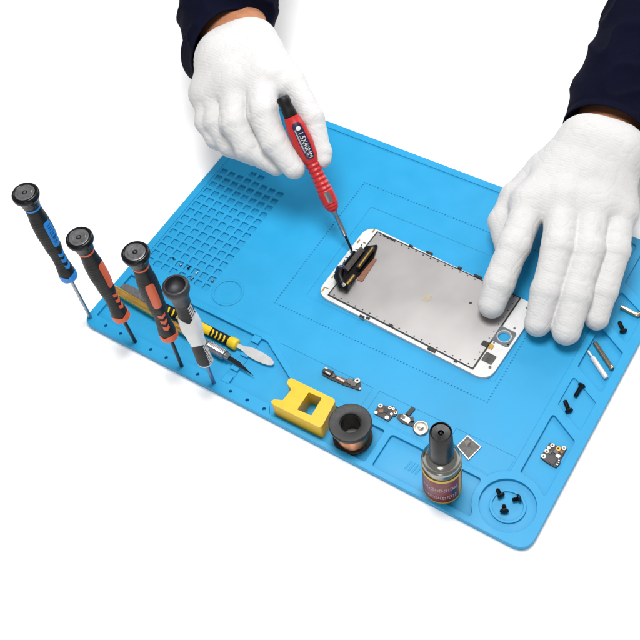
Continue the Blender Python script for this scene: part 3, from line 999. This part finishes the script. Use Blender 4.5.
# square module in the right tray
zs2 = -0.30
t, bd = flat_thing('circuit_board', 'square black module with round white contacts lying in the right tray', 'circuit board',
                   [(540.3, 457), (549.5, 443), (553, 443), (557, 446.2), (561, 447.8), (564.5, 446), (567, 448.5), (560.5, 460), (560.5, 463), (556.5, 467.5), (553.5, 466.5), (544.5, 461)], zs2, 0.18, M['pcb'], rnd=0.05)
zz2 = zs2 + 0.18
for px, py, r_, hh in ((543.5, 456.5, .2, .08), (546.8, 451.5, .19, .08), (548.7, 448.2, .15, None), (552.5, 445.7, .18, .07), (558.3, 449, .2, .09), (564, 448.5, .18, .07)):
    pad(t, 'round_contact', px, py, zz2, r_, 0.07, M['goldpad'] if px == 558.3 else M['solder'], hh)
for px, py, w_, h_, m_ in ((558, 456.3, .36, .3, 'whiteplastic'), (559, 461, .16, .1, 'solder'), (558.5, 463, .16, .1, 'solder'), (557, 465, .18, .1, 'solder'), (561.5, 452.5, .3, .25, 'copperflex'), (556, 452.5, .4, .3, 'pcbgrey'), (550.5, 453, .15, .4, 'pcbgrey')):
    block(t, 'chip', px, py, zz2, w_, h_, 0.1, -10, M[m_])
block(t, 'shield', 550.5, 459, zz2, 0.95, 0.7, 0.04, -4, mat('dark_shield', lin(60, 56, 56), 0.45))


def screw(label, head_px, tip_px, zf, hr, sr, group, flat=True, m='screwblack', thick=0.16):
    """small screw lying on its side: domed head, threaded shank"""
    h = P(*head_px, zf + hr * 0.8)
    e = P(*tip_px, zf + sr)
    t_ = thing('screw', label, 'screw', h, frame_axis(h, e), group)
    L = (e - h).length
    obj('head', MB().lathe([(hr * 0.35, -0.10), (hr * 0.8, -0.06), (hr, 0.0), (hr, 0.07), (sr, thick + 0.05)], 22), M[m], t_, smooth=40)
    pr_ = [(sr, 0.1)]
    k = 0.12
    while k < L - 0.06:
        pr_ += [(sr * 1.08, k), (sr * 0.86, k + 0.04)]
        k += 0.08
    pr_ += [(sr * 0.6, L)]
    obj('shank', MB().lathe(pr_, 16), M[m], t_, smooth=25)
    return t_


gs = 'small black screws in the mat trays'
screw('black screw pointing down left, upper of two screws beside the two metal pins', (581.9, 385.2), (575, 397), -0.16, 0.33, 0.17, gs)
screw('black screw with its head low, nearer the square module of the right tray', (569.2, 411), (564.8, 400.5), -0.16, 0.34, 0.17, gs)
screw('black screw lying below the bent metal pin beside the gloved little finger', (623.6, 331.4), (619.2, 321.5), -0.18, 0.34, 0.17, gs)
gr = 'three black screws in the round tray'
screw('black screw in the round tray pointing away to upper left, nearest the bottle', (501.3, 496), (497, 489), -0.2, 0.32, 0.17, gr)
screw('black screw in the round tray lying sideways, nearest the mat right edge', (519.8, 498), (512.3, 500.3), -0.2, 0.33, 0.17, gr)
screw('black screw in the round tray with its head facing front, nearest the mat corner', (504.4, 511.6), (504, 504.5), -0.24, 0.36, 0.17, gr)

gt = 'tiny screws in the grid cells'
for (px, py, m_, l_, dx, dy) in ((173.6, 258.7, 'screwblack', 'tiny black screw in the leftmost filled grid cell', 2, -1.2),
                                 (180.3, 265.2, 'steel', 'tiny grey screw in a grid cell between two tiny black ones', 2.2, -0.8),
                                 (188.2, 268.6, 'screwblack', 'tiny black screw in a grid cell between two tiny silver ones', 1.6, -2.0),
                                 (196.2, 273.3, 'brightsteel', 'tiny silver screw in a grid cell right of a tiny black one', 1.5, -1.4),
                                 (190.9, 279, 'steel', 'tiny silver screw in the grid cell nearest the hollow dark cap', 2.2, -1.0),
                                 (212.1, 281.6, 'steel', 'tiny silver screw in the grid cell nearest the raised ring', 1.0, -1.8)):
    h = P(px, py, -0.15)
    e = P(px + dx, py + dy, -0.19)
    t = thing('tiny_screw', l_, 'screw', h, frame_axis(h, e), gt)
    L = (e - h).length + 0.12
    obj('head', MB().lathe([(0.06, -0.06), (0.13, -0.03), (0.13, 0.03), (0.06, 0.06)], 14), M[m_], t)
    obj('shank', MB().lathe([(0.065, 0.03), (0.06, L)], 10), M[m_], t)

# metal pins
gp = 'metal pins in the right tray'
a, b = P(594.6, 342.2, -0.08), P(612.6, 369.3, -0.08)
t = thing('metal_pin', 'ribbed straight metal pin, longer of two pins in the right tray', 'pin', a, frame_axis(a, b), gp)
L = (b - a).length
pr = [(0.14, 0), (0.2, 0.05)]
k = 0.08
while k < L - 0.3:
    pr += [(0.21, k), (0.185, k + 0.05)]
    k += 0.1
pr += [(0.21, L - 0.25), (0.21, L - 0.04), (0.17, L)]
obj('shaft', MB().lathe(pr, 20), mat('warm_steel', lin(176, 160, 140), 0.3, 1.0, var=0.1), t, smooth=20)
a, b = P(588.0, 350.8, -0.1), P(606.5, 378.2, -0.1)
t = thing('metal_pin', 'polished stepped metal pin with thin end in the right tray', 'pin', a, frame_axis(a, b), gp)
L = (b - a).length
obj('shaft', MB().lathe([(0.09, 0), (0.12, 0.04), (0.12, 0.3), (0.1, 0.34), (0.1, 0.62), (0.21, 0.74), (0.22, 0.8), (0.22, L - 0.05), (0.18, L)], 20), M['brightsteel'], t, smooth=30)
t = thing('bent_pin', 'bent metal pin lying near the frame edge beside the gloved little finger', 'pin', P(621.3, 307.2, -0.0))
obj('shaft', MB().tube([P(621.2, 307, 0.0), P(628, 310.6, 0.0), P(634.5, 314, 0.0), P(637.5, 315.2, 0.0), P(640.5, 314.2, 0.0), P(643.5, 309.5, 0.0), P(646.5, 304, 0.0)], [0.2, 0.21, 0.21, 0.24, 0.21, 0.21, 0.2], 14), mat('pale_steel', lin(196, 180, 156), 0.28, 1.0), t, world=True, smooth=60)


# ------------------------------------------------------------------ gloved hands (smooth distance field, polygonised)
def smin(a, b, k):
    h = np.clip(0.5 + 0.5 * (b - a) / k, 0, 1)
    return b + (a - b) * h - k * h * (1 - h)


def cone_sdf(X, a, b, ra, rb):
    a, b = np.array(a, np.float32), np.array(b, np.float32)
    ab = b - a
    t_ = np.clip(((X - a) @ ab) / max(1e-9, ab @ ab), 0, 1)
    d = np.linalg.norm(X - a - t_[..., None] * ab, axis=-1)
    return d - (ra + (rb - ra) * t_)


def surface_nets(F, lo, h):
    """naive surface nets on a scalar grid F (negative inside)"""
    nx, ny, nz = F.shape
    S = F < 0
    c = np.zeros((nx - 1, ny - 1, nz - 1), np.int8)
    for i in (0, 1):
        for j in (0, 1):
            for k in (0, 1):
                c += S[i:nx - 1 + i, j:ny - 1 + j, k:nz - 1 + k]
    act = (c > 0) & (c < 8)
    idx = -np.ones(act.shape, np.int64)
    ii = np.argwhere(act)
    idx[act] = np.arange(len(ii))
    acc = np.zeros((len(ii), 3))
    cnt = np.zeros(len(ii))
    offs = [(i, j, k) for i in (0, 1) for j in (0, 1) for k in (0, 1)]
    for a in offs:
        for ax in range(3):
            if a[ax]:
                continue
            b = list(a)
            b[ax] = 1
            fa = F[ii[:, 0] + a[0], ii[:, 1] + a[1], ii[:, 2] + a[2]]
            fb = F[ii[:, 0] + b[0], ii[:, 1] + b[1], ii[:, 2] + b[2]]
            cr_ = (fa < 0) != (fb < 0)
            t_ = np.where(cr_, fa / np.where(cr_, fa - fb, 1), 0)
            pnt = np.array(a, float)[None] + t_[:, None] * (np.array(b) - np.array(a))[None]
            acc += np.where(cr_[:, None], pnt, 0)
            cnt += cr_
    V = (ii + acc / cnt[:, None]) * h + lo
    faces = []
    for ax in range(3):
        sl0 = [slice(None)] * 3
        sl1 = [slice(None)] * 3
        sl0[ax], sl1[ax] = slice(0, -1), slice(1, None)
        A, B = S[tuple(sl0)], S[tuple(sl1)]
        e = np.argwhere(A != B)
        u, v = [(1, 2), (2, 0), (0, 1)][ax]
        ok = (e[:, u] > 0) & (e[:, v] > 0) & (e[:, u] < F.shape[u] - 1) & (e[:, v] < F.shape[v] - 1)
        e = e[ok]
        du, dv = np.eye(3, dtype=int)[u], np.eye(3, dtype=int)[v]
        q = [e, e - du, e - du - dv, e - dv]
        q = [idx[tuple(w_.T)] for w_ in q]
        fl_ = A[tuple(e.T)]
        Q = np.stack(q, 1)
        Q[~fl_] = Q[~fl_][:, ::-1]
        faces.append(Q)
    return V, np.concatenate(faces)


def build_glove(palm, fingers, cut_p, cut_n, kp, kf, grooves, seed, h=0.105, thumbs=(), folds=()):
    pts = [q for s in palm for q in s[:2]] + [q for f in fingers for q, r in f]
    A = np.array([tuple(q) for q in pts])
    lo, hi = A.min(0) - 3.6, A.max(0) + 3.6
    n = np.ceil((hi - lo) / h).astype(int)
    gx = [lo[k] + h * np.arange(n[k]) for k in range(3)]
    X = np.stack(np.meshgrid(*gx, indexing='ij'), -1).astype(np.float32)
    D = None
    for a, b, ra, rb in palm:
        d = cone_sdf(X, a, b, ra, rb)
        D = d if D is None else smin(D, d, kp)
    out = None
    for f in fingers:
        d = None
        for (a, ra), (b, rb) in zip(f[:-1], f[1:]):
            q = cone_sdf(X, a, b, ra, rb)
            d = q if d is None else smin(d, q, 0.35)
        e = smin(D, d, kf)
        out = e if out is None else smin(out, e, 0.10)
    for line, r, dep in grooves:            # creases pressed into the cloth
        d = None
        for a, b in zip(line[:-1], line[1:]):
            q = cone_sdf(X, a, b, 0, 0)
            d = q if d is None else np.minimum(d, q)
        out = out + dep * np.exp(-(d / r) ** 2)
    cn = np.array(cut_n, np.float32)
    out = np.maximum(out, (X - np.array(cut_p, np.float32)) @ cn)
    V, Fq = surface_nets(out, lo, h)
    # soft cloth folds pushed along the normals
    me_ = bpy.data.meshes.new('tmp')
    me_.from_pydata(V.tolist(), [], Fq.tolist())
    me_.update()
    bm = bmesh.new()
    bm.from_mesh(me_)
    for _ in range(5):
        bmesh.ops.smooth_vert(bm, verts=bm.verts, factor=0.5, use_axis_x=True, use_axis_y=True, use_axis_z=True)
    bm.normal_update()
    mv_ = []
    axes = [(np.array(a), np.array(b)) for f in fingers for (a, _), (b, _) in zip(f[:-1], f[1:])]
    for v in bm.verts:
        c = v.co
        w_ = noise.noise(c * 0.55 + Vector((seed, 0, 0))) * 0.06
        rg_ = 1 - abs(noise.noise(Vector((c.x * 0.9, c.y * 0.9, c.z * 1.2)) + Vector((seed * 2, 3, 1)))) * 2
        w_ += max(0, rg_) ** 6 * -0.035
        for jp, jd, jr, amp, fr_ in folds:      # pleats across a bent joint or the wrist
            dd = c - jp
            s_ = dd.dot(jd)
            g_ = math.exp(-(dd.length / jr) ** 2)
            if g_ > 0.02:
                w_ += 0.36 * amp * g_ * math.sin(s_ * fr_ + 1.5 * noise.noise(c * 0.8 + Vector((0, seed, 0))))
        mv_.append(v.normal * w_)
    for v, d in zip(bm.verts, mv_):
        v.co += d
    m_ = MB()
    m_.v = [v.co.copy() for v in bm.verts]
    m_.f = [tuple(v.index for v in f.verts) for f in bm.faces]
    bm.free()
    bpy.data.meshes.remove(me_)
    return m_


def plane3(a, b, c, towards):
    n_ = (b - a).cross(c - a).normalized()
    return (a, n_ if n_.dot(towards) > 0 else -n_)


def ring_frame(c, axis, side):
    z = axis.normalized()
    x = (side - z * side.dot(z)).normalized()
    return x, z.cross(x)


def loft(sections, n=48):
    """sections = [(centre, axis, side, rx, ry)...]"""
    m_ = MB()
    vs, fs = [], []
    for c, ax, side, rx, ry in sections:
        x, y = ring_frame(c, ax, side)
        for i in range(n):
            t_ = 2 * PI * i / n
            vs.append(c + x * (rx * math.cos(t_)) + y * (ry * math.sin(t_)))
    for j in range(len(sections) - 1):
        for i in range(n):
            k = (i + 1) % n
            fs.append((j * n + i, j * n + k, (j + 1) * n + k, (j + 1) * n + i))
    return m_.add(vs, fs)


def sleeve_mesh(c0, c1, c2, side, prof, seed, tilt=None):
    """open cuffed sleeve along c0 -> c1 -> c2, with an inner wall at the cuff"""
    secs = []
    N = 60
    for i in range(N + 1):
        f = i / N
        c = c0 * (1 - f) ** 2 + c1 * 2 * f * (1 - f) + c2 * f * f
        d = (c1 - c0) * (1 - f) + (c2 - c1) * f
        if tilt is not None:
            d = d.normalized() * (f * 3 if f < 0.33 else 1) + tilt.normalized() * (1 - f * 3 if f < 0.33 else 0)
        rx, ry = prof(f)
        secs.append((c, d, side, rx, ry))
    c, d, s_, rx, ry = secs[0]
    dn = d.normalized()
    inner = [(c + dn * 3.0, d, s_, rx * 0.86, ry * 0.86), (c + dn * 0.6, d, s_, rx * 0.93, ry * 0.93), (c + dn * 0.08, d, s_, rx * 0.955, ry * 0.955), (c - dn * 0.03, d, s_, rx * 0.98, ry * 0.98)]
    m_ = loft(inner + secs, 120)
    m_.f.append(tuple(range(len(m_.v) - 120, len(m_.v))))
    k0 = len(inner) * 120
    for i, v in enumerate(m_.v):
        if i < k0:
            continue
        j = (i - k0) // 120
        f = min(1, j / 6)
        cc = secs[j][0]
        d_ = (v - cc).normalized()
        w_ = noise.noise(Vector((v.x * 0.35, v.y * 0.35, v.z * 0.35)) + Vector((seed, 0, 0))) * 0.32
        rg_ = 1 - 2 * abs(noise.noise(Vector((v.x * 0.3, v.y * 0.3, v.z * 0.3)) + Vector((seed, 9, 2))))
        m_.v[i] = v + d_ * f * (w_ + 0.35 * max(0, rg_) ** 3 - 0.1)
        if 4 <= j <= 5:
            m_.v[i] = m_.v[i] - d_ * 0.08
    return m_


person = thing('person', 'person in dark navy sleeves and white cotton gloves working over the mat', 'person', P(430, 60, 0))

# ---- hand pressing the phone (right in the picture)
W1, W2 = P(586, 140, 6.6), P(620, 152, 6.6)
fi = [(P(530, 204, 4.4), 1.55), (P(514, 246, 3.9), 1.42), (P(499, 283, 2.6), 1.34), (P(491.5, 305, 1.5), 1.22)]
fm = [(P(563, 200, 4.9), 1.6), (P(559, 246, 4.6), 1.46), (P(547, 290, 3.1), 1.34), (P(538, 323, 1.4), 1.2)]
fr3 = [(P(593, 206, 4.7), 1.55), (P(588, 250, 4.4), 1.40), (P(576, 294, 3.0), 1.36), (P(566.5, 331, 1.45), 1.26)]
fp = [(P(618, 212, 4.0), 1.4), (P(615, 250, 3.7), 1.28), (P(604, 290, 2.5), 1.18), (P(596.5, 318, 1.3), 1.06)]
ft = [(P(545, 168, 4.6), 1.5), (P(516, 198, 3.2), 1.45), (P(503, 222, 2.4), 1.30), (P(507, 250, 1.7), 1.05)]
palm = [(W1, fi[0][0], 2.0, 1.6), (W1.lerp(W2, 0.5), fm[0][0], 2.1, 1.7), (W1.lerp(W2, 0.7), fr3[0][0], 2.0, 1.6), (W2, fp[0][0], 1.8, 1.45),
        (fi[0][0], fm[0][0], 1.4, 1.5), (fm[0][0], fr3[0][0], 1.5, 1.5), (fr3[0][0], fp[0][0], 1.5, 1.35), (W1, ft[0][0], 1.7, 1.5), (W1, W2, 1.8, 1.7)]
ax = (P(665, -25, 1.0) - P(606, 142, 6.6)).normalized()
Wc = W1.lerp(W2, 0.5)
# run the cuff of the glove past the wrist, then cut it square to the arm
palm += [(W1, W1 + ax * 4, 1.75, 1.75), (W2, W2 + ax * 4, 1.7, 1.7), (Wc, Wc + ax * 4, 1.9, 1.9)]
grv = [([P(519, 199, 5), P(507, 224, 4), P(497, 250, 3.2)], 0.3, 0.28),
       ([P(596, 176, 7), P(601, 200, 6.5), P(602, 232, 5.6)], 0.5, 0.10),
       ([P(580, 178, 7), P(578, 205, 6.6), P(577, 240, 6)], 0.5, 0.10),
       ([P(552, 178, 7), P(545, 205, 6.2), P(540, 235, 5.5)], 0.5, 0.10)]
grv += [([P(560, 150, 8.6), P(548, 164, 8.2), P(532, 178, 7.2)], 0.25, 0.12), ([P(572, 140, 9), P(566, 158, 8.8), P(556, 176, 8.0)], 0.25, 0.08),
        ([P(632, 180, 7), P(624, 190, 7.2), P(612, 196, 7)], 0.22, 0.12), ([P(634, 208, 6), P(624, 216, 6.2), P(612, 218, 6.2)], 0.2, 0.12),
        ([P(627, 238, 5.2), P(618, 244, 5.4), P(606, 244, 5.4)], 0.2, 0.10), ([P(481, 299, 3), P(492, 303, 3), P(506, 300, 3)], 0.18, 0.10)]
folds = []
for f in (fi, fm, fr3, fp):
    for k in (1, 2):
        d = (f[k + 1][0] - f[k - 1][0]).normalized()
        folds.append((f[k][0] + Vector((0.1, -0.5, 0.9)), d, 1.7, 0.05, 6.0))
    folds.append((f[3][0], (f[3][0] - f[2][0]).normalized(), 1.2, 0.04, 7.0))
folds.append((W1, ax, 3.2, 0.07, 3.2))
folds.append((W2, ax, 2.6, 0.09, 3.4))
folds.append((P(632, 215, 4), (fp[1][0] - fp[0][0]).normalized(), 2.2, 0.12, 3.2))
cp_, cn_ = Wc + ax * 0.9, ax
gm = build_glove(palm, [fi, fm, fr3, fp, ft], cp_, cn_, 1.3, 0.55, grv, 3.1, folds=folds)
obj('glove', gm, M['glove'], person, world=True, smooth=180)
side = (W2 - W1)
obj('forearm', loft([(Wc + ax * s_, ax, side, rx, ry) for s_, rx, ry in ((-1.5, 2.3, 1.6), (0, 2.75, 1.9), (1.0, 2.95, 1.95), (2.2, 3.0, 2.05), (4, 3.1, 2.3), (7, 3.2, 2.5))], 48), M['skin'], person, world=True, smooth=180)
RA, RB = P(561, 124, 6.6), P(654, 158, 6.0)
u_ = (RB - RA).normalized()
c0 = Wc + ax * 1.4
obj('sleeve', sleeve_mesh(c0, c0 + ax * 6, c0 + ax * 9 + Vector((2, 16, 10)), RB - RA, lambda f: (4.1 + 1.8 * f, 3.2 + 2.6 * f), 2.0, ax - u_ * ax.dot(u_)), M['navy'], person, world=True, smooth=180)

# ---- hand holding the red screwdriver (left in the picture)
W1, W2 = P(222, 60, 10.3), P(252, 44, 10.3)
ii_ = [(P(262, 78, 10.6), 1.45), (P(262.5, 112, 10.1), 1.42), (P(274, 142, 8.5), 1.30), (P(294, 168, 7.0), 1.02)]
mm_ = [(P(237, 84, 10.1), 1.5), (P(234, 122, 9.2), 1.4), (P(248, 148, 7.6), 1.25), (P(276, 165, 6.3), 1.0)]
rr_ = [(P(218, 90, 9.0), 1.4), (P(217, 122, 8.0), 1.3), (P(231, 145, 6.7), 1.15), (P(254, 156, 5.8), 0.95)]
pp_ = [(P(208, 94, 8.6), 1.25), (P(207, 122, 7.6), 1.12), (P(216, 138, 6.7), 1.02), (P(234, 149, 6.0), 0.85)]
tt_ = [(P(266, 52, 10.3), 1.6), (P(292, 82, 10.1), 1.25), (P(312, 118, 8.9), 1.12), (P(322, 152, 7.1), 0.88), (P(323, 160, 6.8), 0.74)]
palm = [(W1, pp_[0][0], 2.0, 1.6), (W1, rr_[0][0], 2.0, 1.6), (W1.lerp(W2, 0.5), mm_[0][0], 2.2, 1.7), (W2, ii_[0][0], 2.0, 1.6), (W1, W2, 1.9, 1.9),
        (pp_[0][0], rr_[0][0], 1.3, 1.4), (rr_[0][0], mm_[0][0], 1.5, 1.5), (mm_[0][0], ii_[0][0], 1.5, 1.5), (W2, tt_[0][0], 1.8, 1.6), (ii_[0][0], tt_[1][0].lerp(tt_[0][0], 0.3), 1.3, 1.2), (P(264, 76, 10.5), P(286, 86, 10.2), 1.15, 0.95)]
ax = (P(218, -40, 5.0) - P(232, 46, 10.3)).normalized()
Wc = W1.lerp(W2, 0.5)
palm += [(W1, W1 + ax * 4, 1.9, 1.9), (W2, W2 + ax * 4, 1.8, 1.8), (Wc, Wc + ax * 4, 2.0, 2.0)]
grv = [([P(247, 108, 11), P(247, 126, 10.2), P(256, 146, 8.6), P(275, 165, 7.2)], 0.3, 0.25),
       ([P(222, 118, 10), P(225, 138, 8.6), P(238, 152, 7.6)], 0.28, 0.2),
       ([P(232, 100, 11.5), P(236, 118, 11), P(243, 128, 10)], 0.25, 0.16)]
grv += [([P(200, 70, 12), P(212, 84, 12), P(218, 96, 11.4)], 0.22, 0.12), ([P(197, 82, 11), P(205, 94, 11), P(207, 106, 10)], 0.2, 0.12),
        ([P(262, 36, 12.4), P(276, 56, 12), P(286, 74, 11.2)], 0.25, 0.10), ([P(232, 50, 13), P(240, 66, 12.6), P(246, 88, 12)], 0.35, 0.07),
        ([P(300, 100, 10.6), P(306, 104, 10.4), P(316, 104, 9.9)], 0.18, 0.12), ([P(309, 140, 9), P(318, 142, 8.8), P(327, 141, 8.4)], 0.16, 0.10)]
folds = []
for f in (ii_, mm_, rr_, tt_):
    for k in (1, 2):
        d = (f[k + 1][0] - f[k - 1][0]).normalized()
        folds.append((f[k][0] + Vector((0.1, -0.6, 0.8)), d, 1.5, 0.06, 6.0))
    folds.append((f[-1][0], (f[-1][0] - f[-2][0]).normalized(), 1.0, 0.04, 7.0))
folds.append((W1 + Vector((-1, -1, 0)), ax, 3.0, 0.09, 3.2))
folds.append((P(280, 52, 11), ax, 2.6, 0.10, 3.0))
folds.append((P(287, 85, 10.5), (tt_[2][0] - tt_[1][0]).normalized(), 1.8, 0.10, 4.0))
cp_, cn_ = Wc + ax * 1.2, ax
gm = build_glove(palm, [ii_, mm_, rr_, pp_, tt_], cp_, cn_, 1.3, 0.55, grv, 8.4, folds=folds)
obj('glove', gm, M['glove'], person, world=True, smooth=180)
side = (W2 - W1)
obj('forearm', loft([(Wc + ax * s_, ax, side, rx, ry) for s_, rx, ry in ((-1.5, 2.5, 1.7), (0, 3.0, 2.0), (1.0, 3.3, 2.15), (2.2, 3.35, 2.2), (4, 3.4, 2.4), (7, 3.4, 2.6))], 48), M['skin'], person, world=True, smooth=180)
RA, RB = P(188, 88, 8.4), P(270, 17, 9.2)
u_ = (RB - RA).normalized()
c0 = (RA + RB) / 2 - ax * 0.15
obj('sleeve', sleeve_mesh(c0, c0 + ax * 5 + Vector((-1.0, 0.4, 0)), c0 + ax * 7 + Vector((-5, 16, 11)), RB - RA, lambda f: (4.5 + 1.2 * f, 4.0 + 1.8 * f), 5.0, ax - u_ * ax.dot(u_)), M['navy'], person, world=True, smooth=180)

# ------------------------------------------------------------------ camera, world, lamps
cam = bpy.data.cameras.new('camera')
co = bpy.data.objects.new('camera', cam)
COL.objects.link(co)
cam.sensor_width = 36
cam.lens = FPX / 640 * 36
cam.clip_start = 1
cam.clip_end = 3000
Rm = Matrix((CR[0], [-q for q in CR[1]], [-q for q in CR[2]])).transposed()
co.matrix_world = Matrix.Translation(CC) @ Rm.to_4x4()
SC.camera = co

w = bpy.data.worlds.new('World')
SC.world = w
w.use_nodes = True
bg = w.node_tree.nodes['Background']
bg.inputs['Color'].default_value = (1.0, 0.99, 0.98, 1)
bg.inputs['Strength'].default_value = 0.30


def area(name, loc, target, size, power, col=(1, 1, 1)):
    l = bpy.data.lights.new(name, 'AREA')
    l.shape = 'DISK'
    l.size = size
    l.energy = power
    l.color = col
    o_ = bpy.data.objects.new(name, l)
    COL.objects.link(o_)
    o_.location = loc
    o_.rotation_euler = (Vector(target) - Vector(loc)).to_track_quat('-Z', 'Y').to_euler()
    return o_


area('key_softbox', (20, 18, 105), (23, 14, 0), 44, 77000)
area('added_back_fill', (30, 125, 60), (20, 40, 0), 70, 50000)  # added fill lamp: whitens the table behind so the arm shadows wash out
area('front_softbox', (75, -100, 70), (24, 14, 0), 55, 24000)

SC.view_settings.view_transform = 'Standard'
SC.view_settings.look = 'None'
SC.view_settings.exposure = 0.6
SC.view_settings.gamma = 1
SC.render.engine = 'CYCLES'
SC.cycles.use_denoising = True
